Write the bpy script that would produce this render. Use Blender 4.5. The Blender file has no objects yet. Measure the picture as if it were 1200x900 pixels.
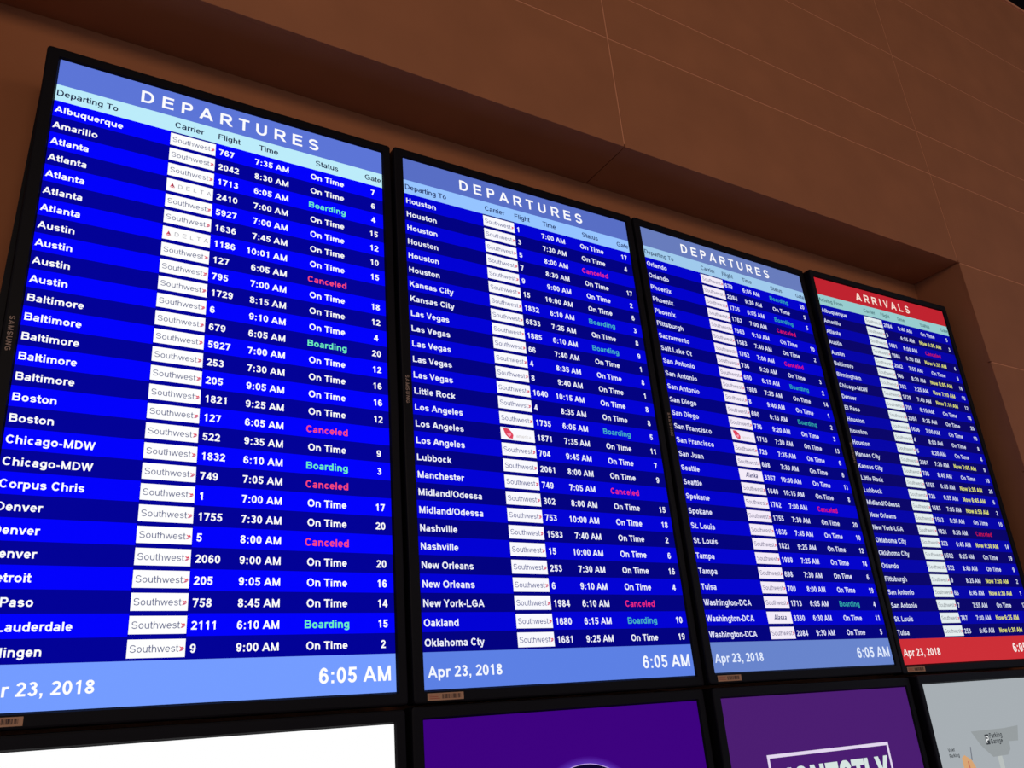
import bpy, math
from mathutils import Euler, Vector, Matrix

C = bpy.context.scene.collection
SC = bpy.context.scene

# ------------------------------------------------------------------ camera
cam_data = bpy.data.cameras.new('camera')
cam = bpy.data.objects.new('camera', cam_data)
C.objects.link(cam)
cam.location = [-0.0017, -1.53271, -1.3017]
cam.rotation_euler = [1.96126, 0.08062, -0.5418]
cam_data.sensor_width = 36.0
cam_data.lens = 36.0 * 1001.345 / 1200.0
cam_data.clip_start = 0.02
cam_data.clip_end = 100
SC.camera = cam

# ------------------------------------------------------------------ world, lights, exposure
world = bpy.data.worlds.new('hall'); SC.world = world
world.use_nodes = True
bg = world.node_tree.nodes['Background']
bg.inputs['Color'].default_value = (0.78, 0.88, 1.20, 1)
bg.inputs['Strength'].default_value = 0.37

def area(name, loc, rot, sx, sy, power, col):
    l = bpy.data.lights.new(name, 'AREA'); l.shape = 'RECTANGLE'
    l.size = sx; l.size_y = sy; l.energy = power; l.color = col
    o = bpy.data.objects.new(name, l); o.location = loc; o.rotation_euler = rot
    C.objects.link(o); return o
WARM = (1.0, 0.77, 0.55)
# two long warm luminaires hung from the hall ceiling, facing the wall
area('hall_luminaire', (-0.8, -6.4, 1.30), (math.radians(78), 0, math.radians(4)), 4.0, 1.2, 78, WARM)
area('hall_luminaire', (5.6, -6.4, 1.30), (math.radians(78), 0, math.radians(14)), 4.0, 1.2, 40, WARM)

SC.view_settings.view_transform = 'Standard'
SC.view_settings.look = 'None'
SC.view_settings.gamma = 1
SC.view_settings.use_curve_mapping = False
SC.view_settings.exposure = 0.0

# ------------------------------------------------------------------ lettering: a plain grotesque drawn from bars, slants and bowls
def make_font(t, widths):
    """t = stroke weight in 1/1000 em; returns {char: (advance, [quads])}"""
    h = t/2; CAP = 716; XH = 524; DE = -205
    def V(x, y0, y1): return [[(x-h, y0), (x+h, y0), (x+h, y1), (x-h, y1)]]
    hb = h*0.90
    def B(x0, x1, y): return [[(x0, y-hb), (x1, y-hb), (x1, y+hb), (x0, y+hb)]]
    def D(x0, y0, x1, y1, k=1.0):
        w = k*h*math.hypot(x1-x0, y1-y0)/abs(y1-y0)
        return [[(x0-w, y0), (x0+w, y0), (x1+w, y1), (x1-w, y1)]]
    def arc(cx, cy, rx, ry, a0, a1, n=None):
        n = n or max(2, round(abs(a1-a0)/22.5))
        return [(cx+rx*math.cos(math.radians(a0+(a1-a0)*i/n)), cy+ry*math.sin(math.radians(a0+(a1-a0)*i/n))) for i in range(n+1)]
    def R(pts):
        N = len(pts); L = []
        for i, p in enumerate(pts):
            d = []
            if i > 0: d.append((p[0]-pts[i-1][0], p[1]-pts[i-1][1]))
            if i < N-1: d.append((pts[i+1][0]-p[0], pts[i+1][1]-p[1]))
            ns = [(-y/math.hypot(x, y), x/math.hypot(x, y)) for x, y in d]
            if len(ns) == 1: nx, ny = ns[0]; s = 1
            else:
                nx, ny = ns[0][0]+ns[1][0], ns[0][1]+ns[1][1]
                s = 1/max(0.45, 1+ns[0][0]*ns[1][0]+ns[0][1]*ns[1][1])
            # slightly thinner across the top and bottom, as in printed grotesques
            L.append(((p[0]+nx*s*h, p[1]+ny*s*hb), (p[0]-nx*s*h, p[1]-ny*s*hb)))
        return [[L[i][0], L[i+1][0], L[i+1][1], L[i][1]] for i in range(N-1)]
    def ring(cx, cy, rx, ry): return R(arc(cx, cy, rx, ry, 90, 450, 20))
    G = {}
    for c, w in widths.items():
        m = w/2; l = 72; r = w-60; o = []
        T = CAP-hb; b = hb
        if c in 'O0Q':
            s = 44 if c != '0' else 42
            o = ring(m, CAP/2, m-s-h, CAP/2-hb+8)
            if c == 'Q': o += D(w-90, 10, m+40, 200)
        elif c == 'A': o = D(h*1.1+4, 0, m, CAP, .97) + D(w-h*1.1-4, 0, m, CAP, .97) + B(w*.24, w*.76, 215)
        elif c == 'B':
            o = V(l+h, 0, CAP)
            o += R([(l, T), (w-240, T)] + arc(w-240, (T+375)/2, 240-72-h, (T-375)/2, 78, -78) + [(w-240, 375), (l, 375)])
            o += R([(l, 375), (w-240, 375)] + arc(w-240, (375+b)/2, 240-48-h, (375-b)/2, 78, -78) + [(w-240, b), (l, b)])
        elif c == 'C': o = R(arc(m+12, CAP/2, m-46-h, CAP/2-hb+8, 38, 322, 16))
        elif c == 'G': o = R(arc(m+4, CAP/2, m-46-h, CAP/2-hb+8, 42, 318, 16)) + V(w-68-h, 80, 370) + B(m+10, w-68, 370-hb)
        elif c == 'D': o = V(l+h, 0, CAP) + R([(l, T), (m-20, T)] + arc(m-20, CAP/2, w-46-h-m+20, CAP/2-hb, 82, -82, 10) + [(m-20, b), (l, b)])
        elif c in 'EF':
            o = V(l+h, 0, CAP) + B(l, w-50, T) + B(l, w-80, 375)
            if c == 'E': o += B(l, w-44, b)
        elif c == 'H': o = V(l+h, 0, CAP) + V(w-l-h, 0, CAP) + B(l, w-l, 385)
        elif c == 'I': o = V(m, 0, CAP)
        elif c == 'J': o = R([(w-68-h, CAP), (w-68-h, 220)] + arc(m-18, 215, m-50-h, 215-hb+8, 0, -180, 8))
        elif c == 'K': o = V(l+h, 0, CAP) + D(l+h, 210, w-h*1.4-20, CAP) + D(w-h*1.3, 0, m-30, 430)
        elif c == 'L': o = V(l+h, 0, CAP) + B(l, w-36, b)
        elif c == 'M': o = V(l+h, 0, CAP) + V(w-l-h, 0, CAP) + D(m, 0, l+h*.95, CAP, .9) + D(m, 0, w-l-h*.95, CAP, .9)
        elif c == 'N': o = V(l+h, 0, CAP) + V(w-l-h, 0, CAP) + D(w-l-h, 0, l+h, CAP, .92)
        elif c in 'PR':
            q = 330
            o = V(l+h, 0, CAP) + R([(l, T), (w-245, T)] + arc(w-245, (T+q)/2, 245-50-h, (T-q)/2, 78, -78) + [(w-245, q), (l, q)])
            if c == 'R': o += D(w-h*1.2, 0, m+10, q)
        elif c == 'S':
            rx = m-52-h; ry = (CAP/2-hb)/2+4
            o = R(arc(m, CAP-hb-ry+6, rx-10, ry, 18, 255, 12) + arc(m, hb+ry-6, rx, ry, 75, -162, 12))
        elif c == 'T': o = V(m, 0, CAP) + B(22, w-22, T)
        elif c == 'U': o = R([(l+h, CAP), (l+h, 270)] + arc(m, 265, m-l-h, 265-hb+8, 180, 360, 10) + [(w-l-h, CAP)])
        elif c == 'V': o = D(m, 0, h*1.1+2, CAP, .97) + D(m, 0, w-h*1.1-2, CAP, .97)
        elif c == 'W':
            a = w*.29
            o = D(a, 0, h*1.05+4, CAP, .93) + D(a, 0, m, CAP, .93) + D(w-a, 0, m, CAP, .93) + D(w-a, 0, w-h*1.05-4, CAP, .93)
        elif c == 'X': o = D(h*1.3, 0, w-h*1.3, CAP) + D(w-h*1.3, 0, h*1.3, CAP)
        elif c == 'Y': o = V(m, 0, 330) + D(m, 290, h*1.3, CAP) + D(m, 290, w-h*1.3, CAP)
        elif c == 'Z': o = B(30, w-36, T) + B(24, w-30, b) + D(24+h*1.3, b, w-36-h*1.3, T)
        # ---- lower case
        elif c in 'bdpqo':
            o = ring(m+(8 if c in 'bp' else -8 if c in 'dq' else 0), XH/2, m-46-h+(-4 if c != 'o' else 0), XH/2-hb+8)
            if c == 'b': o += V(62+h, 0, CAP)
            if c == 'p': o += V(62+h, DE, XH)
            if c == 'd': o += V(w-62-h, 0, CAP)
            if c == 'q': o += V(w-62-h, DE, XH)
        elif c == 'g':
            o = ring(m-8, XH/2+8, m-50-h, XH/2-hb) + R([(w-62-h, XH), (w-62-h, -30)] + arc(m-10, -30, m-56-h+8, -DE-30-hb+10, 0, -160, 8))
        elif c == 'a':
            o = R(arc(m-4, XH-172+8, m-58-h, 172-hb, 160, 20, 8) + [(w-72-h, XH-190), (w-72-h, 0)])
            o += R(arc(m-24, 158, m-66-h+18, 158-hb+8, 90, 450, 16))
        elif c == 'c': o = R(arc(m+6, XH/2, m-46-h, XH/2-hb+8, 44, 316, 14))
        elif c == 'e': o = R(arc(m, XH/2, m-42-h, XH/2-hb+8, 2, 318, 16)) + B(50, w-44, XH/2+4-hb*.1)
        elif c == 'f': o = R([(m-12, 0), (m-12, 560)] + arc(m+62+h*.3, 585, 74+h*.3, CAP-hb-585, 180, 95, 4) + [(w+10, T)]) + B(12, w-12, XH-hb)
        elif c in 'hnr':
            o = V(62+h, 0, CAP if c == 'h' else XH)
            if c == 'r': o += R(arc(62+h+150, 300, 150, XH-hb-300+6, 180, 92, 6) + [(w+4, XH-hb+6)])
            else: o += R(arc(m+2, 300, m-62-h, XH-hb-300+8, 180, 0, 9) + [(w-60-h, 0)])
        elif c in 'ij': 
            o = V(m, 0 if c == 'i' else DE, XH) + [[(m-h, CAP-1.7*h), (m+h, CAP-1.7*h), (m+h, CAP), (m-h, CAP)]]
        elif c == 'k': o = V(58+h, 0, CAP) + D(58+h, 150, w-h*1.5-6, XH) + D(w-h*1.3, 0, m-30, 320)
        elif c == 'l': o = V(m, 0, CAP)
        elif c == 'm':
            q = (w-124-t)/2
            o = V(62+h, 0, XH)
            for i in (0, 1): o += R(arc(62+h+q*(i+.5), 330, q/2, XH-hb-330+8, 180, 0, 8) + [(62+h+q*(i+1), 0)])
        elif c == 's':
            rx = m-46-h; ry = (XH/2-hb)/2+4
            o = R(arc(m, XH-hb-ry+6, rx-4, ry, 18, 250, 10) + arc(m, hb+ry-6, rx, ry, 70, -162, 10))
        elif c == 't': o = R([(m-18, 680), (m-18, 130)] + arc(m+62, 125, 80, 125-hb, 180, 275, 4) + [(w-6, hb)]) + B(8, w-14, XH-hb)
        elif c == 'u': o = V(w-62-h, 0, XH) + R([(62+h, XH), (62+h, 224)] + arc(m, 220, m-62-h, 220-hb+8, 180, 360, 9))
        elif c == 'v': o = D(m, 0, h*1.15, XH) + D(m, 0, w-h*1.15, XH)
        elif c == 'w':
            a = w*.28
            o = D(a, 0, h*1.05, XH, .88) + D(a, 0, m, XH, .88) + D(w-a, 0, m, XH, .88) + D(w-a, 0, w-h*1.05, XH, .88)
        elif c == 'x': o = D(h*1.35, 0, w-h*1.35, XH) + D(w-h*1.35, 0, h*1.35, XH)
        elif c == 'y': o = D(m, 0, h*1.15, XH) + D(m-70, DE, w-h*1.15, XH, .95) + B(60, m-40, DE+hb)
        elif c == 'z': o = B(26, w-26, XH-hb) + B(20, w-20, b) + D(20+h*1.3, b, w-26-h*1.3, XH-hb)
        # ---- figures and points
        elif c == '1': o = V(m+40, 0, CAP) + [[(m-150, 470), (m-150, 470+t*.95), (m+40, CAP), (m+40, CAP-t*1.0)]]
        elif c == '2': o = R(arc(m, CAP-210, m-44-h, 210-hb+6, 168, -30, 12) + [(44+h*1.6, b+h*.6)]) + B(36, w-40, b)
        elif c == '3':
            o = R(arc(m-6, 545, m-66-h, 171-hb+6, 160, -80, 11) + [(m-40, 378)])
            o += R([(m-40, 378), (m-6, 378)] + arc(m-6, (378+b)/2-3, m-46-h, (378-b)/2+3, 80, -162, 11))
        elif c == '4': o = V(w-108-h, 0, CAP) + B(24, w-20, 205) + D(24+h*1.25, 205-hb*.3, w-108-h*1.35, CAP, .92)
        elif c == '5':
            o = B(110, w-56, T) + D(78+h, 330, 122+h, CAP) + R(arc(m-8, 232, m-44-h, 232-hb+8, 142, -164, 14))
        elif c in '69':
            q = R(arc(m, 232, m-44-h, 232-hb+8, 90, 450, 18)) + R(arc(m+6, CAP/2, m-46-h, CAP/2-hb+8, 36, 190, 9))
            o = q if c == '6' else [[(w-x, CAP-y) for x, y in f] for f in q]
        elif c == '7': o = B(40, w-40, T) + D(m-62, 0, w-44-h*1.2, CAP-hb)
        elif c == '8': o = ring(m, 545, m-66-h, 171-hb+6) + ring(m, 190, m-44-h, 190-hb+8)
        elif c == ':': o = [[(m-h, y), (m+h, y), (m+h, y+1.9*h), (m-h, y+1.9*h)] for y in (0, XH-1.9*h)]
        elif c == '.': o = [[(m-h, 0), (m+h, 0), (m+h, 1.9*h), (m-h, 1.9*h)]]
        elif c == ',': o = [[(m-h, 0), (m+h, 0), (m+h, 1.9*h), (m-h, 1.9*h)], [(m-h*.2, 0), (m+h, 0), (m+h*.4, -120), (m-h, -150)]]
        elif c == '-': o = B(44, w-44, 245)
        elif c == '/': o = D(h*.7, -10, w-h*.7, CAP+10, .7)
        G[c] = (w, o)
    return G
CHARS = ' ,-./0123456789:ABCDEFGHIJKLMNOPQRSTUVWXYZabcdefghijklmnopqrstuvwxyz'
BOLD_ADVANCE = [278,278,333,278,278] + [556]*10 + [333] + [
    722,722,722,722,667,611,778,722,278,556,722,611,833,722,778,667,778,722,667,611,722,667,944,667,667,611,
    556,611,556,611,556,333,611,611,278,278,556,278,889,611,611,611,611,389,556,333,611,556,778,556,556,500]
REGULAR_ADVANCE = [278,278,333,278,278] + [556]*10 + [278] + [
    667,667,722,722,667,611,778,722,278,500,667,556,833,722,778,667,778,722,667,611,722,667,944,667,667,611,
    556,556,500,556,556,278,556,556,222,222,500,222,833,556,556,556,556,333,500,278,556,500,722,500,500,500]
BOLD = make_font(138, dict(zip(CHARS, BOLD_ADVANCE)))
REGULAR = make_font(88, dict(zip(CHARS, REGULAR_ADVANCE)))
MEDIUM = make_font(112, dict(zip(CHARS, REGULAR_ADVANCE)))

# ------------------------------------------------------------------ materials
def lin(c):
    return tuple(((v/255)/12.92 if v/255 <= 0.04045 else ((v/255+0.055)/1.055)**2.4) for v in c)

MATS = {}
def surf(name, rgb, rough=0.7, spec=0.3, noise=0.0, scale=30, bump=0.0, metal=0.0):
    if name in MATS: return MATS[name]
    m = bpy.data.materials.new(name); m.use_nodes = True
    nt = m.node_tree; b = nt.nodes['Principled BSDF']
    b.inputs['Roughness'].default_value = rough
    b.inputs['Specular IOR Level'].default_value = spec
    b.inputs['Metallic'].default_value = metal
    col = rgb
    b.inputs['Base Color'].default_value = (*col, 1)
    if noise or bump:
        tc = nt.nodes.new('ShaderNodeTexCoord')
        n = nt.nodes.new('ShaderNodeTexNoise'); n.inputs['Scale'].default_value = scale
        n.inputs['Detail'].default_value = 5
        nt.links.new(tc.outputs['Object'], n.inputs['Vector'])
        if noise:
            r = nt.nodes.new('ShaderNodeValToRGB')
            r.color_ramp.elements[0].position = 0.3; r.color_ramp.elements[1].position = 0.7
            r.color_ramp.elements[0].color = (*[c*(1-noise) for c in col], 1)
            r.color_ramp.elements[1].color = (*[min(1, c*(1+noise)) for c in col], 1)
            nt.links.new(n.outputs['Fac'], r.inputs['Fac'])
            nt.links.new(r.outputs['Color'], b.inputs['Base Color'])
        if bump:
            n2 = nt.nodes.new('ShaderNodeTexNoise'); n2.inputs['Scale'].default_value = scale*6
            nt.links.new(tc.outputs['Object'], n2.inputs['Vector'])
            bp = nt.nodes.new('ShaderNodeBump'); bp.inputs['Strength'].default_value = bump
            bp.inputs['Distance'].default_value = 0.002
            nt.links.new(n2.outputs['Fac'], bp.inputs['Height'])
            nt.links.new(bp.outputs['Normal'], b.inputs['Normal'])
    MATS[name] = m; return m

def glow(name, rgb255, strength=1.0):
    """lit LCD colour: what the panel gives off, as an sRGB value"""
    if name in MATS: return MATS[name]
    m = bpy.data.materials.new(name); m.use_nodes = True
    nt = m.node_tree; b = nt.nodes['Principled BSDF']
    b.inputs['Base Color'].default_value = (0.001, 0.001, 0.001, 1)
    b.inputs['Roughness'].default_value = 0.6
    b.inputs['Specular IOR Level'].default_value = 0.02
    b.inputs['Emission Color'].default_value = (*lin(rgb255), 1)
    b.inputs['Emission Strength'].default_value = strength
    MATS[name] = m; return m

tile_mat = surf('wall_tile', (0.36, 0.126, 0.050), 0.75, 0.2, 0.07, 5, 0.25)
grout_mat = surf('wall_grout', (0.62, 0.25, 0.125), 0.9, 0.1)
plaster_mat = surf('recess_plaster', (0.36, 0.126, 0.050), 0.85, 0.15, 0.05, 4, 0.15)
bezel_mat = surf('bezel_plastic', (0.0048, 0.0036, 0.0050), 0.5, 0.10)
body_mat = surf('housing_steel', (0.004, 0.004, 0.005), 0.7, 0.1)
lcd_mat = surf('unlit_lcd', (0.002, 0.002, 0.012), 0.5, 0.05)
ceil_mat = surf('dark_ceiling', (0.006, 0.006, 0.008), 0.9, 0.1)
floor_mat = surf('terrazzo', (0.46, 0.38, 0.33), 0.35, 0.4, 0.35, 60)
mark_mat = surf('silver_print', (0.34, 0.22, 0.16), 0.5, 0.2)
sticker_mat = surf('sticker_paper', (0.52, 0.27, 0.15), 0.6, 0.2)
ink_mat = surf('sticker_ink', (0.05, 0.03, 0.03), 0.7, 0.2)
ink_red = surf('sticker_red_ink', (0.45, 0.10, 0.06), 0.7, 0.2)

# ------------------------------------------------------------------ mesh helpers
class MB:
    def __init__(self): self.v = []; self.f = []; self.mi = []; self.mats = []
    def m(self, mat):
        if mat not in self.mats: self.mats.append(mat)
        return self.mats.index(mat)
    def face(self, pts, mat):
        b = len(self.v); self.v += [tuple(p) for p in pts]
        self.f.append(tuple(range(b, b+len(pts)))); self.mi.append(self.m(mat))
    def box(self, x0, x1, y0, y1, z0, z1, mat):
        b = len(self.v)
        self.v += [(x, y, z) for x in (x0, x1) for y in (y0, y1) for z in (z0, z1)]
        for q in ((0,1,3,2),(4,6,7,5),(0,4,5,1),(2,3,7,6),(0,2,6,4),(1,5,7,3)):
            self.f.append(tuple(b+i for i in q)); self.mi.append(self.m(mat))
    def bevbox(self, x0, x1, y0, y1, z0, z1, mat, b=0.002):
        """box whose front face (y0 side) is bevelled all round"""
        s = len(self.v)
        self.v += [(x0,y1,z0),(x1,y1,z0),(x1,y1,z1),(x0,y1,z1),
                   (x0,y0+b,z0),(x1,y0+b,z0),(x1,y0+b,z1),(x0,y0+b,z1),
                   (x0+b,y0,z0+b),(x1-b,y0,z0+b),(x1-b,y0,z1-b),(x0+b,y0,z1-b)]
        F = [(8,9,10,11),(0,3,2,1)]
        for i in range(4):
            j = (i+1) % 4
            F += [(i, j, 4+j, 4+i), (4+i, 4+j, 8+j, 8+i)]
        for q in F: self.f.append(tuple(s+i for i in q)); self.mi.append(self.m(mat))
    def poly(self, pts, y, mat):       # flat polygon facing -y, pts (x,z) anticlockwise seen from -y
        self.face([(x, y, z) for x, z in pts], mat)
    def rect(self, x0, x1, z0, z1, y, mat):
        self.poly([(x0,z0),(x1,z0),(x1,z1),(x0,z1)], y, mat)
    def text(self, s, x, z, em, y, mat, font=BOLD, align='l', track=0.0, rot=False, sx=1.0, shear=0.0, thick=0.0):
        w = sum(font[c][0] for c in s)/1000*em*sx + track*(len(s)-1)
        px = x - (w if align == 'r' else w/2 if align == 'c' else 0)
        pen = px; mi = self.m(mat)
        for c in s:
            adv, quads = font[c]
            for q in quads:
                b = len(self.v)
                for qx, qz in q:
                    gx = pen + (qx + shear*qz)/1000*em*sx; gz = z + qz/1000*em
                    if rot:            # reads downwards: turned a quarter clockwise about (x, z)
                        dx, dz = gx-x, gz-z
                        gx, gz = x + dz, z - dx
                    self.v.append((gx, y, gz))
                self.f.append((b, b+1, b+2, b+3)); self.mi.append(mi)
            pen += adv/1000*em*sx + track
        return pen
    def obj(self, name, parent=None):
        me = bpy.data.meshes.new(name); me.from_pydata(self.v, [], self.f)
        for m in self.mats: me.materials.append(m)
        me.polygons.foreach_set('material_index', self.mi); me.update()
        o = bpy.data.objects.new(name, me); C.objects.link(o)
        if parent is not None: o.parent = parent
        return o

def struct(o, label=None):
    o['kind'] = 'structure'
    if label: o['label'] = label; 
    return o

# ------------------------------------------------------------------ the hall: front wall, recess, ceiling, floor
YF = -0.080      # face of the tiled wall
YB = 0.109       # back of the recess
RX0, RX1 = -0.194, 2.962     # recess left, right
RZ1, RZ0 = 0.190, -2.645     # recess top, bottom
COLS = [-3.35, -1.772, -0.194, 1.384, 2.962, 4.540, 6.118, 7.696]
ROWS = [-2.90, -2.645, -2.240, -1.835, -1.430, -1.025, -0.620, -0.215, 0.190, 0.588, 0.795, 1.187, 1.592, 2.113]
T = 0.012        # tile thickness
JG = 0.0022      # half a joint

m = MB()
yb0, yb1 = YF+0.0009, YB
m.box(COLS[0], RX0-T, yb0, yb1, ROWS[0], ROWS[-1], grout_mat)
m.box(RX1+T, COLS[-1], yb0, yb1, ROWS[0], ROWS[-1], grout_mat)
m.box(RX0-T, RX1+T, yb0, yb1, RZ1+T, ROWS[-1], grout_mat)
m.box(RX0-T, RX1+T, yb0, yb1, ROWS[0], RZ0-T, grout_mat)
wall_front = struct(m.obj('wall_front'), 'large brown tiled wall around the recessed bank of flight displays')
wall_front['category'] = 'wall'
tile_mesh = {}
def tile(x0, x1, z0, z1, parent):
    k = (round(x1-x0, 4), round(z1-z0, 4))
    if k not in tile_mesh:
        t = MB(); t.bevbox(JG, k[0]-JG, 0, T, JG, k[1]-JG, tile_mat, 0.0006)
        o = t.obj('tile'); tile_mesh[k] = o.data
    else:
        o = bpy.data.objects.new('tile', tile_mesh[k]); C.objects.link(o)
    o.location = (x0, YF, z0); o.parent = parent
for i in range(len(COLS)-1):
    for j in range(len(ROWS)-1):
        if 2 <= i <= 3 and ROWS[j] >= RZ0-0.001 and ROWS[j+1] <= RZ1+0.001: continue
        tile(COLS[i], COLS[i+1], ROWS[j], ROWS[j+1], wall_front)

m = MB(); m.box(COLS[0], COLS[-1], YB, YB+0.15, ROWS[0], ROWS[-1], plaster_mat)
struct(m.obj('wall_back'), 'plain brown back wall of the recess behind the displays')['category'] = 'wall'

def lining(name, boxes, label, cat):
    """recess lining: thin slabs set side by side, each its own panel"""
    b = MB()
    x0, x1, y0, y1, z0, z1 = boxes[0]
    b.box(*boxes[0], grout_mat)
    s = struct(b.obj(name), label); s['category'] = cat
    for k in boxes[1:]:
        p = MB(); p.box(0, k[1]-k[0], 0, k[3]-k[2], 0, k[5]-k[4], tile_mat)
        o = p.obj('panel', s); o.location = (k[0], k[2], k[4])
    return s
g = 0.0016
lining('trim_1', [(RX0, RX1, YF+T+0.001, YB-0.0005, RZ1+T, RZ1+T+0.004)] +
       [(a+g, b-g, YF+T+0.0002, YB-0.0008, RZ1+JG, RZ1+T) for a, b in ((RX0, 1.384), (1.384, RX1))],
       'shadowed soffit lining along the top of the display recess', 'trim')
zs = [RZ0] + [z for z in ROWS if RZ0 < z < RZ1] + [RZ1]
lining('trim_2', [(RX1+T, RX1+T+0.004, YF+T+0.001, YB-0.0005, RZ0, RZ1)] +
       [(RX1+JG, RX1+T, YF+T+0.0002, YB-0.0008, RZ0+g, RZ1+g*0.5)],
       'shadowed right jamb lining of the display recess', 'trim')
lining('trim_3', [(RX0-T-0.004, RX0-T, YF+T+0.001, YB-0.0005, RZ0, RZ1)] +
       [(RX0-T, RX0, YF+T+0.001, YB-0.001, a+g*0.4, b-g*0.4) for a, b in zip(zs[:-1], zs[1:])],
       'left jamb lining of the display recess', 'trim')
lining('trim_4', [(RX0, RX1, YF+T+0.001, YB-0.0005, RZ0-T-0.004, RZ0-T)] +
       [(a+g, b-g, YF+T+0.001, YB-0.001, RZ0-T, RZ0) for a, b in ((RX0, 1.384), (1.384, RX1))],
       'sill lining along the bottom of the display recess', 'trim')

m = MB()
zt, zl = -0.085, -2.50       # added black wedge for the dark band left of the displays, widening downwards
xt, xl, xr = -0.0242, -0.0830, -0.0237
m.face([(xt, 0.006, zt), (xl, 0.006, zl), (xr, 0.006, zl), (xr, 0.006, zt)], bezel_mat)
m.face([(xt, 0.050, zt), (xr, 0.050, zt), (xr, 0.050, zl), (xl, 0.050, zl)], bezel_mat)
m.face([(xt, 0.006, zt), (xt, 0.050, zt), (xl, 0.050, zl), (xl, 0.006, zl)], bezel_mat)
m.face([(xr, 0.006, zt), (xr, 0.006, zl), (xr, 0.050, zl), (xr, 0.050, zt)], bezel_mat)
m.face([(xt, 0.006, zt), (xr, 0.006, zt), (xr, 0.050, zt), (xt, 0.050, zt)], bezel_mat)
m.face([(xl, 0.006, zl), (xl, 0.050, zl), (xr, 0.050, zl), (xr, 0.006, zl)], bezel_mat)
m.box(-0.060, -0.030, 0.050, YB-0.001, -1.30, -1.20, bezel_mat)
m.box(-0.060, -0.030, 0.050, YB-0.001, -2.20, -2.10, bezel_mat)
struct(m.obj('trim_6'), 'narrow black strip added along the left side of the screens')['category'] = 'trim'
m = MB(); m.box(COLS[0], COLS[-1], -9.0, YB+0.15, ROWS[-1]+0.012, ROWS[-1]+0.2, ceil_mat)
struct(m.obj('ceiling'), 'black ceiling above the tiled wall')['category'] = 'ceiling'
m = MB(); m.box(COLS[0], COLS[-1], YF-0.010, YF+0.004, ROWS[-1]-0.004, ROWS[-1]+0.012, grout_mat)
struct(m.obj('trim_5'), 'thin brown edge trim where the wall meets the ceiling')['category'] = 'trim'
m = MB(); m.box(COLS[0], COLS[-1], -9.0, YB+0.15, ROWS[0]-0.15, ROWS[0], floor_mat)
struct(m.obj('floor'), 'speckled hall floor')['category'] = 'floor'

# ------------------------------------------------------------------ displays
W, H = 0.6804, 1.2096
PITCH, GAP = 0.73409, 0.05411
# per display: shift x, y, z (m), yaw, pitch, roll (rad): the bank hangs slightly uneven
POSE = [
    [0.00182, 0.00087, -0.00163, 0.0068, 0.00104, -0.00139],
    [0.00224, -3e-05, -0.00037, 0.00435, 0.001, -0.0025],
    [0.00124, 0.0063, 0.00263, 0.02562, -0.0077, -0.00015],
    [-0.00886, -0.0005, -0.00062, -0.01892, 0.01009, 4e-05],
    [-0.00393, 0.00182, -0.0013, 0.00241, -0.00111, -0.00076],
    [-0.00131, 0.00245, 0.00174, 0.008, -0.00148, 0.0009],
    [0.00324, -0.00282, -0.00015, 0.00832, 0.00172, 0.00569],
    [0.00557, -0.00809, -0.0003, 0.01159, 0.00493, 0.00253]]
V1, V2, V3 = 0.0618, 0.0999, 1.1412       # header, column bar, footer edges from the top
RH = (V3-V2)/28
LB = [0.0250, 0.0250, 0.0250, 0.0190]*2   # bezel widths
RB = [0.0215, 0.0215, 0.0205, 0.0225]*2
TB, BB = 0.0235, 0.0235

def root(k, name, label, cat, group=None):
    dx, dy, dz, yaw, pit, rol = POSE[k]
    c = Vector(((k % 4)*PITCH + W/2 + dx, dy, -H/2 - (H+GAP if k > 3 else 0) + dz))
    R = Euler((pit, rol, yaw), 'XYZ')
    o = bpy.data.objects.new(name, None); C.objects.link(o)
    o.empty_display_size = 0.1
    o.location = c + R.to_matrix() @ Vector((0, 0, -H/2 - BB))
    o.rotation_euler = R
    o['label'] = label; o['category'] = cat
    if group: o['group'] = group
    return o
def X(u): return u - W/2
def Z(v): return H + BB - v

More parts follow.
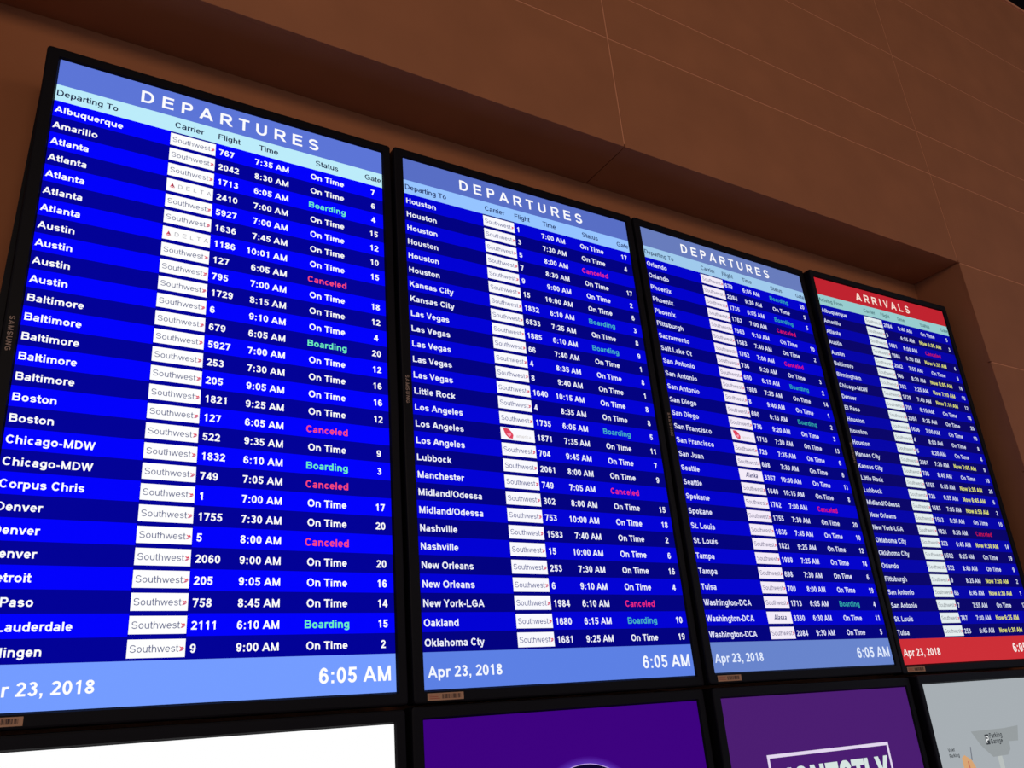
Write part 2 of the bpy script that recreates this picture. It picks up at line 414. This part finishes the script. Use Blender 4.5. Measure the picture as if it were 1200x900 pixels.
def shell(k, r):
    """housing, bezel ring, unlit panel, wall bracket: local origin at the bottom centre of the frame"""
    L, R_, = X(-LB[k]), X(W+RB[k])
    z0, z1 = 0.0, H+BB+TB
    yf = -0.0045; e = 0.0035
    # bezel: outer rounded outline to inner rectangle
    m = MB()
    def ring(x0, x1, za, zb, rad, n=4):
        pts = []
        for cx, cz, a0 in ((x1-rad, zb-rad, 0), (x0+rad, zb-rad, 90), (x0+rad, za+rad, 180), (x1-rad, za+rad, 270)):
            for i in range(n+1):
                a = math.radians(a0 + 90*i/n); pts.append((cx+rad*math.cos(a), cz+rad*math.sin(a)))
        return pts
    inner0 = ring(X(0), X(W), Z(H), Z(0), 0.0006)
    loops = [(0.030, ring(L, R_, z0, z1, 0.007)), (yf+e, ring(L, R_, z0, z1, 0.007)),
             (yf+0.0008, ring(L+0.001, R_-0.001, z0+0.001, z1-0.001, 0.0062)),
             (yf, ring(L+e, R_-e, z0+e, z1-e, 0.005)),
             (yf, ring(X(0)-0.0030, X(W)+0.0030, Z(H)-0.0030, Z(0)+0.0030, 0.002)),
             (0.0015, inner0)]
    n = len(inner0)
    for y, pts in loops: m.v += [(x, y, z) for x, z in pts]
    mi = m.m(bezel_mat)
    for a in range(len(loops)-1):
        for i in range(n):
            j = (i+1) % n
            m.f.append((a*n+i, a*n+j, (a+1)*n+j, (a+1)*n+i)); m.mi.append(mi)
    o = m.obj('bezel', r)
    # housing behind
    m = MB()
    m.box(L+0.004, R_-0.004, 0.006, 0.046, z0+0.004, z1-0.004, body_mat)
    m.box(L+0.07, R_-0.07, 0.046, 0.074, z0+0.16, z1-0.16, body_mat)
    m.obj('housing', r)
    m = MB()
    for sx in (-0.17, 0.17):
        m.box(sx-0.02, sx+0.02, 0.074, 0.088, z0+0.25, z1-0.25, body_mat)
    for sz in (0.38, 0.86):
        m.box(-0.22, 0.22, 0.088, YB-r.location.y-0.016, sz-0.03, sz+0.03, body_mat)
    m.obj('wall_bracket', r)
    m = MB(); m.box(X(0), X(W), 0.0012, 0.006, Z(H), Z(0), lcd_mat)
    m.obj('screen_panel', r)

def maker_mark(r):
    m = MB()
    m.text('SAMSUNG', X(-0.0172), Z(0.5705), 0.0118, -0.0048, mark_mat, BOLD, rot=True, track=0.0010)
    m.obj('maker_lettering', r)['label'] = 'small silver SAMSUNG lettering turned sideways on the left bezel'

def sticker(r):
    m = MB()
    x0, x1, z0, z1 = X(0.0030), X(0.0795), Z(1.2285), Z(1.2155)
    m.box(x0, x1, -0.0048, -0.0042, z0, z1, sticker_mat)
    o = m.obj('barcode_sticker', r); o['label'] = 'small paper barcode sticker under the screen'
    b = MB(); y = -0.0050
    x = x0+0.031; i = 0
    pat = [3,1,1,2,1,3,2,1,1,1,3,2,1,2,2,1,1,3,1,1,2,3,1,2,1,1,2,1,3,1,2,2,1,1,2,3,1,1]
    while x < x1-0.005:
        w = pat[i % len(pat)]*0.00055
        if i % 2 == 0: b.rect(x, x+w, z0+0.0028, z1-0.0022, y, ink_mat)
        x += w; i += 1
    for k in range(3):
        b.rect(x0+0.004, x0+0.026-0.004*(k % 2), z0+0.003+0.0030*k, z0+0.0042+0.0030*k, y, ink_red)
    b.obj('print', o)

ON, BO, CA = 'On Time', 'Boarding', 'Canceled'
def rows(txt):
    out = []
    for l in txt.strip().split('\n'):
        out.append([p.strip() for p in l.split('|')])
    return out
S = 's'
DATA = [rows('''
Albuquerque|s|767|7:35 AM|On Time|7
Amarillo|s|2042|8:30 AM|On Time|6
Atlanta|s|1713|6:05 AM|Boarding|4
Atlanta|d|2410|7:00 AM|On Time|15
Atlanta|s|5927|7:00 AM|On Time|12
Atlanta|s|1636|7:45 AM|On Time|10
Atlanta|d|1186|10:01 AM|On Time|15
Austin|s|127|6:05 AM|Canceled|
Austin|s|795|7:00 AM|On Time|18
Austin|s|1729|8:15 AM|On Time|12
Austin|s|6|9:10 AM|On Time|4
Baltimore|s|679|6:05 AM|Boarding|20
Baltimore|s|5927|7:00 AM|On Time|12
Baltimore|s|253|7:30 AM|On Time|16
Baltimore|s|205|9:05 AM|On Time|16
Baltimore|s|1821|9:25 AM|On Time|12
Boston|s|127|6:05 AM|Canceled|
Boston|s|522|9:35 AM|On Time|9
Chicago-MDW|s|1832|6:10 AM|Boarding|3
Chicago-MDW|s|749|7:05 AM|Canceled|
Corpus Chris|s|1|7:00 AM|On Time|17
Denver|s|1755|7:30 AM|On Time|20
Denver|s|5|8:00 AM|Canceled|
Denver|s|2060|9:00 AM|On Time|20
Detroit|s|205|9:05 AM|On Time|16
El Paso|s|758|8:45 AM|On Time|14
Ft Lauderdale|s|2111|6:10 AM|Boarding|15
Harlingen|s|9|9:00 AM|On Time|2
'''), rows('''
Houston|s|1|7:00 AM|On Time|17
Houston|s|3|7:30 AM|On Time|4
Houston|s|5|8:00 AM|Canceled|
Houston|s|7|8:30 AM|On Time|17
Houston|s|9|9:00 AM|On Time|2
Houston|s|15|10:00 AM|On Time|6
Kansas City|s|1832|6:10 AM|Boarding|3
Kansas City|s|6833|7:25 AM|On Time|8
Las Vegas|s|1885|6:10 AM|Boarding|9
Las Vegas|s|66|7:40 AM|On Time|1
Las Vegas|s|4|8:35 AM|On Time|8
Las Vegas|s|8|9:40 AM|On Time|1
Las Vegas|s|1640|10:15 AM|On Time|8
Little Rock|s|4|8:35 AM|On Time|8
Los Angeles|s|1735|6:05 AM|Boarding|5
Los Angeles|v|1871|7:35 AM|On Time|11
Los Angeles|s|704|9:45 AM|On Time|7
Lubbock|s|2061|8:00 AM|On Time|9
Manchester|s|749|7:05 AM|Canceled|
Midland/Odessa|s|302|8:00 AM|On Time|15
Midland/Odessa|s|753|10:00 AM|On Time|18
Nashville|s|1583|7:40 AM|On Time|2
Nashville|s|15|10:00 AM|On Time|6
New Orleans|s|253|7:30 AM|On Time|16
New Orleans|s|6|9:10 AM|On Time|4
New York-LGA|s|1984|6:10 AM|Canceled|
Oakland|s|1680|6:15 AM|Boarding|10
Oklahoma Cty|s|1681|9:25 AM|On Time|19
'''), rows('''
Orlando|s|679|6:05 AM|Boarding|20
Orlando|s|2084|9:30 AM|On Time|5
Phoenix|s|1735|6:05 AM|Boarding|5
Phoenix|s|1762|7:00 AM|Canceled|
Phoenix|s|1563|9:10 AM|On Time|10
Pittsburgh|s|1583|7:40 AM|On Time|2
Sacramento|s|1762|7:00 AM|Canceled|
Salt Lake Ct|s|736|9:20 AM|On Time|3
San Antonio|s|690|6:15 AM|Boarding|2
San Antonio|s|1989|7:25 AM|On Time|14
San Antonio|s|8|9:40 AM|On Time|1
San Diego|s|690|6:15 AM|Boarding|2
San Diego|s|736|9:20 AM|On Time|3
San Francisco|v|1713|7:30 AM|On Time|13
San Francisco|s|726|7:35 AM|On Time|6
San Juan|s|698|7:30 AM|On Time|6
Seattle|a|3357|10:00 AM|On Time|11
Seattle|s|1640|10:15 AM|On Time|8
Spokane|s|1762|7:00 AM|Canceled|
Spokane|s|1755|7:30 AM|On Time|20
St. Louis|s|1636|7:45 AM|On Time|10
St. Louis|s|1821|9:25 AM|On Time|12
Tampa|s|1989|7:25 AM|On Time|14
Tampa|s|698|7:30 AM|On Time|6
Tulsa|s|700|8:00 AM|On Time|19
Washington-DCA|s|1713|6:05 AM|Boarding|4
Washington-DCA|a|3330|6:30 AM|On Time|11
Washington-DCA|s|2084|9:30 AM|On Time|5
'''), rows('''
Albuquerque|s|2084|8:40 AM|On Time|5
Amarillo|s|3|6:55 AM|Now 6:35 AM|3
Atlanta|s|1681|8:00 AM|Canceled|
Austin|s|1984|6:50 AM|Now 6:35 AM|4
Austin|s|2042|7:55 AM|On Time|6
Baltimore|s|146|8:20 AM|Now 8:05 AM|16
Birmingham|s|302|7:25 AM|Now 7:10 AM|10
Chicago-MDW|s|1729|7:40 AM|Now 7:10 AM|12
Denver|s|709|8:10 AM|On Time|14
El Paso|s|2060|8:25 AM|On Time|20
Houston|s|1636|7:00 AM|On Time|10
Houston|s|4|8:00 AM|On Time|8
Houston|s|6|8:20 AM|On Time|4
Kansas City|s|2061|7:25 AM|Now 7:05 AM|9
Kansas City|s|736|8:45 AM|On Time|18
Little Rock|s|1755|6:45 AM|Now 6:35 AM|20
Lubbock|s|726|6:55 AM|Now 6:45 AM|6
Midland/Odessa|s|1583|7:05 AM|Now 6:50 AM|2
New Orleans|s|1563|8:30 AM|On Time|10
New York-LGA|s|1821|8:50 AM|Canceled|
Oklahoma City|s|323|6:45 AM|Now 6:30 AM|14
Oklahoma City|s|6502|8:25 AM|On Time|19
Orlando|s|522|8:40 AM|On Time|9
Pittsburgh|s|9|8:25 AM|Now 7:50 AM|2
San Antonio|s|66|6:45 AM|Now 6:30 AM|1
San Antonio|s|7|7:55 AM|On Time|17
St. Louis|s|767|7:00 AM|Now 6:35 AM|7
Tulsa|s|253|6:45 AM|Now 6:30 AM|16
''')]

# colours per panel, dimming by viewing angle put into them (header, column bar, bright row, dark row, footer, text, badge)
LOOK = [
    dict(hd=(92,117,214), cb=(188,236,250), a=(0,0,252), b=(0,0,150), ft=(116,156,255), tx=(255,255,255), bd=(255,255,255)),
    dict(hd=(88,110,196), cb=(150,196,255), a=(0,0,212), b=(0,0,128), ft=(92,128,228), tx=(240,242,255), bd=(250,250,255)),
    dict(hd=(104,124,188), cb=(160,202,236), a=(0,0,204), b=(0,0,124), ft=(104,132,204), tx=(226,228,255), bd=(244,236,250)),
    dict(hd=(190,34,46), cb=(152,204,206), a=(2,2,166), b=(6,2,104), ft=(204,46,54), tx=(216,222,245), bd=(228,238,240)),
]
ST = {BO: [(110,240,190), (70,175,190), (50,165,170), (60,170,150)], CA: [(250,70,120), (235,40,130), (225,20,100), (200,20,70)]}
COLX = dict(city=0.0030, badge=(0.2133, 0.3029), flight=0.3095, time=0.4605, status=0.5472, gate=0.6560)
EM = 0.0197
YR, YT, YG = -0.0003, -0.0006, -0.0005

def badge_mesh(k, kind):
    """white carrier card: lettering and mark of the airline, drawn about the card's bottom left corner"""
    m = MB(); w, h = COLX['badge'][1]-COLX['badge'][0], 0.0290
    white = glow(f'badge_white_{k}', LOOK[k]['bd'])
    navy = glow(f'carrier_navy_{k}', [(100,106,140), (72,80,140), (96,90,130), (110,118,124)][k])
    red = glow('carrier_red', (226, 72, 96)); gold = glow('carrier_gold', (226, 150, 60))
    grey = glow('carrier_grey', (206, 200, 196))
    m.rect(-0.0006, w+0.0006, -0.0041, 0.0331, -0.00015, glow(f'lcd_row_dark_{k}', LOOK[k]['b']))
    m.box(0, w, -0.0005, 0.0, 0, h, white)
    y = -0.0008
    if kind == 's':
        m.text('Southwest', 0.0033, 0.0086, 0.0162, y, navy, REGULAR)
        # small heart of three stripes
        cx, cz, s = 0.0838, 0.0132, 0.0042
        m.poly([(cx-s, cz+s), (cx-0.25*s, cz+0.05*s), (cx+s, cz+0.05*s), (cx+0.5*s, cz+0.9*s), (cx, cz+0.6*s)], y, red)
        m.poly([(cx-0.25*s, cz-0.05*s), (cx-s, cz-s), (cx+0.1*s, cz-0.8*s), (cx+s, cz-0.05*s)], y, glow('carrier_rose', (206, 96, 130)))
    elif kind == 'd':
        cx, cz = 0.0110, 0.0135
        m.poly([(cx-0.0050, cz-0.0040), (cx, cz-0.0015), (cx, cz+0.0060)], y, red)
        m.poly([(cx, cz-0.0015), (cx+0.0050, cz-0.0040), (cx, cz+0.0060)], y, glow('carrier_dark_red', (150, 40, 70)))
        m.poly([(cx-0.0050, cz-0.0048), (cx+0.0050, cz-0.0048), (cx, cz-0.0024)], y, red)
        m.text('DELTA', 0.0215, 0.0098, 0.0128, y, glow('delta_grey', (150, 150, 160)), REGULAR, track=0.0058)
    elif kind == 'v':
        # swept red tail fin shape with a lighter middle
        m.poly([(0.0060,0.0262), (0.0120,0.0110), (0.0200,0.0040), (0.0300,0.0030), (0.0325,0.0120), (0.0290,0.0180), (0.0215,0.0255), (0.0150,0.0272)][::1], y, glow('virgin_red', (222, 66, 92)))
        m.poly([(0.0140,0.0150), (0.0215,0.0060), (0.0270,0.0120), (0.0255,0.0170), (0.0200,0.0140)], y-0.0001, glow('virgin_pink', (250, 150, 175)))
        m.text('america', 0.0400, 0.0070, 0.0112, y, grey, REGULAR)
    else:
        m.text('Alaska', 0.0225, 0.0080, 0.0195, y, glow('alaska_navy', (66, 68, 122)), BOLD, sx=0.74, shear=0.30)
    o = m.obj('carrier_badge')
    lab = {'s': 'white card with thin Southwest lettering and small heart mark', 'd': 'white card with DELTA lettering and red triangle mark',
           'v': 'white card with a red swept mark and faint lettering', 'a': 'white card with dark slanted Alaska lettering'}[kind]
    return o.data, lab, o

def put(name, s, u, z, mat, align, parent):
    m = MB(); m.text(s, X(u), z, EM, YT, mat, align=align)
    return m.obj(name, parent)

def board(k, name, title, first_col, label):
    L = LOOK[k]
    r = root(k, name, label, 'flight board')
    shell(k, r)
    mk = lambda n, key: glow(f'{n}_{k}', L[key])
    tx = mk('lcd_text', 'tx')
    # header
    m = MB(); m.box(X(0.0004), X(W-0.0004), YR, 0.0012, Z(V1), Z(0.0004), mk('lcd_header', 'hd')); hb = m.obj('header_band', r)
    if k == 3: hb['label'] = 'red header band'
    m = MB(); m.text(title, X(0.3385), Z(0.0470), 0.0405, YT, glow(f'title_text_{k}', (252, 252, 255) if k < 3 else (250, 226, 214)), BOLD, 'c', track=0.0112)
    m.obj('title_lettering', hb)
    # column bar
    m = MB(); m.box(X(0.0004), X(W-0.0004), YR, 0.0012, Z(V2), Z(V1), mk('lcd_column_bar', 'cb')); cb = m.obj('column_bar', r)
    ink = glow(f'lcd_ink_{k}', [(8,16,60), (20,34,92), (52,72,104), (70,110,116)][k])
    f = MEDIUM; z = Z(0.0878)
    for s, u in ((first_col, 0.0012), ('Carrier', 0.2190), ('Flight', 0.3060), ('Time', 0.3925), ('Status', 0.5188), ('Gate', 0.6362)):
        m = MB(); m.text(s, X(u), z, 0.0192, YT, ink, f)
        m.text(s, X(u)+0.0003, z, 0.0192, YT-0.00005, ink, f)
        m.obj('column_lettering', cb)
    # 28 flight rows
    bands = []
    for par in (0, 1):
        m = MB(); m.box(X(0.0004), X(W-0.0004), YR, 0.0012, -RH, 0, mk('lcd_row_bright', 'a') if par == 0 else mk('lcd_row_dark', 'b'))
        o = m.obj('flight_row'); bands.append(o.data); bpy.data.objects.remove(o)
    bm = {}
    for i, (city, car, fl, tm, st, gate) in enumerate(DATA[k]):
        v0 = V2 + i*RH
        row = bpy.data.objects.new('flight_row', bands[i % 2]); C.objects.link(row)
        row.parent = r; row.location = (0, 0, Z(v0))
        z = -0.0268
        put('city_lettering', city, COLX['city'], z, tx, 'l', row)
        put('flight_number', fl, COLX['flight'], z, tx, 'l', row)
        put('time_lettering', tm, COLX['time'], z, tx, 'r', row)
        if gate: put('gate_number', gate, COLX['gate'], z, tx, 'c', row)
        if st == ON: put('status_lettering', st, COLX['status'], z, tx, 'c', row)
        if st != ON:
            m = MB()
            if st in ST: mat = glow(f'status_{st.lower()}_{k}', ST[st][k])
            else: mat = glow('status_yellow', (232, 232, 120))
            m.text(st, X(COLX['status']), z, EM, YT, mat, align='c')
            m.obj('status_lettering', row)['label'] = {BO: 'green Boarding lettering', CA: 'red Canceled lettering'}.get(st, 'yellow new time lettering')
        if car not in bm:
            d, lab, o = badge_mesh(k, car); bm[car] = (d, lab)
        else:
            d, lab = bm[car]; o = bpy.data.objects.new('carrier_badge', d); C.objects.link(o)
        o.parent = row; o.location = (X(COLX['badge'][0]), -0.0003, -0.0331)
        if car != 's': o['label'] = lab
    # footer
    m = MB(); m.box(X(0.0004), X(W-0.0004), YR, 0.0012, Z(H-0.0004), Z(V3), mk('lcd_footer', 'ft')); fb = m.obj('footer_band', r)
    if k == 3: fb['label'] = 'red footer band with date and time'
    m = MB(); ft = glow(f'footer_text_{k}', [(255,255,255),(244,248,255),(226,236,255),(250,236,232)][k])
    m.text('Apr 23, 2018', X(0.0078), Z(1.1873), 0.0280, YT, ft)
    m.obj('date_lettering', fb); m = MB()
    m.text('6:05 AM', X(0.6722), Z(1.1888), 0.0369, YT, ft, align='r')
    m.obj('clock_lettering', fb)
    maker_mark(r); sticker(r)
    return r

board(0, 'departure_board', 'DEPARTURES', 'Departing To', 'departures screen at the far left, listing Albuquerque to Harlingen')
board(1, 'departure_board', 'DEPARTURES', 'Departing To', 'departures screen second from the left, listing Houston to Oklahoma Cty')
board(2, 'departure_board', 'DEPARTURES', 'Departing To', 'departures screen beside the red arrivals one, listing Orlando to Washington-DCA')
board(3, 'arrival_board', 'ARRIVALS', 'Arriving From', 'arrivals screen with red header and footer, rightmost of the upper row')

# ------------------------------------------------------------------ lower row of advertising and map screens
def lower(k, name, label, cat, rgb):
    r = root(k, name, label, cat); shell(k, r); 
    m = MB(); m.box(X(0.0004), X(W-0.0004), YR, 0.0012, Z(H-0.0004), Z(0.0004), glow(f'{name}_ground_{k}', rgb))
    p = m.obj('lit_picture', r)
    maker_mark(r); sticker(r)
    return r, p

lower(4, 'blank_display', 'glowing blank white screen below the leftmost departures screen', 'display', (255, 255, 255))

r, p = lower(5, 'advertising_display', 'violet screen with a haloed dark disc, below the second departures screen', 'display', (60, 0, 126))
def disc(m, cu, cv, rad, y, mat, n=64, r0=0.0):
    for i in range(n):
        a, b = 2*math.pi*i/n, 2*math.pi*(i+1)/n
        A = (X(cu)+rad*math.cos(a), Z(cv)+rad*math.sin(a)); B = (X(cu)+rad*math.cos(b), Z(cv)+rad*math.sin(b))
        if r0:
            m.poly([(X(cu)+r0*math.cos(a), Z(cv)+r0*math.sin(a)), A, B, (X(cu)+r0*math.cos(b), Z(cv)+r0*math.sin(b))], y, mat)
        else: m.poly([(X(cu), Z(cv)), A, B], y, mat)
m = MB()
CU, CV = 0.354, 0.2525
steps = 7
for i in range(steps):                      # drawn halo of the picture, in seven tints
    t = i/(steps-1)
    c = (60+32*t, 0+54*t, 126+50*t)
    disc(m, CU, CV, 0.1640-0.0140*t + 0.0006, -0.0004-0.00002*i, glow(f'halo_tint_{i}', c))
m.obj('halo_picture', p)
m = MB(); disc(m, CU, CV, 0.1492, -0.0006, glow('disc_rim', (190, 160, 226)), r0=0.1476); 
disc(m, CU, CV, 0.1478, -0.0006, glow('disc_dark', (12, 2, 44)))
m.obj('disc_picture', p)

r, p = lower(6, 'advertising_display', 'dull purple screen with a white framed word HONESTLY, below the third departures screen', 'display', (74, 28, 112))
m = MB(); wl = glow('frame_white', (226, 214, 238)); t = 0.0075
a, b, c, d = X(0.1160), X(0.5566), Z(0.2750), Z(0.1275)
m.rect(a, b, d-t, d, YT, wl); m.rect(a, b, c, c+t, YT, wl)
m.rect(a, a+t, c+t, d-t, YT, wl); m.rect(b-t, b, c+t, d-t, YT, wl)
m.obj('word_frame', p)
m = MB(); ww = glow('word_white', (214, 228, 224))
for dx in (-0.0022, 0.0, 0.0022):
    m.text('HONESTLY', X(0.3395)+dx, Z(0.2420), 0.1170, YT-0.00005*(1+dx*300), ww, BOLD, 'c', sx=0.645, track=-0.001)
m.obj('word_lettering', p)

r, p = lower(7, 'map_display', 'grey screen with a terminal parking map, below the arrivals screen', 'display', (166, 173, 178))
m = MB()
gg = glow('garage_grey', (150, 156, 158))
m.poly([(X(0.168),Z(0.129)), (X(0.196),Z(0.163)), (X(0.212),Z(0.176)), (X(0.244),Z(0.1985)), (X(0.318),Z(0.1985)), (X(0.336),Z(0.185)), (X(0.340),Z(0.165)), (X(0.386),Z(0.166)), (X(0.404),Z(0.127)), (X(0.330),Z(0.130))], -0.0005, gg)
m.rect(X(0.264), X(0.286), Z(0.420), Z(0.1985), -0.00052, glow('road_pale', (184, 190, 188)))
m.poly([(X(0.060),Z(0.470)), (X(0.520),Z(0.470)), (X(0.520),Z(0.420)), (X(0.060),Z(0.420))], -0.0005, gg)
m.poly([(X(0.094),Z(0.330)), (X(0.150),Z(0.330)), (X(0.150),Z(0.215)), (X(0.138),Z(0.198)), (X(0.112),Z(0.184)), (X(0.097),Z(0.190))], -0.0005, glow('terminal_orange', (214, 164, 116)))
m.poly([(X(0.124),Z(0.330)), (X(0.132),Z(0.330)), (X(0.124),Z(0.200)), (X(0.119),Z(0.200))], -0.0006, glow('terminal_red', (196, 110, 92)))
m.poly([(X(0.138),Z(0.199)), (X(0.143),Z(0.199)), (X(0.150),Z(0.166)), (X(0.146),Z(0.166))], -0.0006, glow('map_line', (116, 120, 130)))
m.obj('map_picture', p)
m = MB(); mi_ = glow('map_ink', (58, 62, 66))
m.rect(X(0.2270), X(0.2455), Z(0.1665), Z(0.1405), -0.0006, mi_)
m.text('P', X(0.2363), Z(0.1625), 0.0250, -0.0008, glow('map_white', (236, 238, 238)), BOLD, 'c')
m.text('Parking', X(0.2485), Z(0.1510), 0.0175, -0.0007, mi_, BOLD)
m.text('Garage', X(0.2485), Z(0.1660), 0.0175, -0.0007, mi_, BOLD)
m.text('Valet', X(0.0440), Z(0.1720), 0.0125, -0.0007, mi_, BOLD)
m.text('Parking', X(0.0440), Z(0.1860), 0.0125, -0.0007, mi_, BOLD)
m.obj('map_lettering', p)
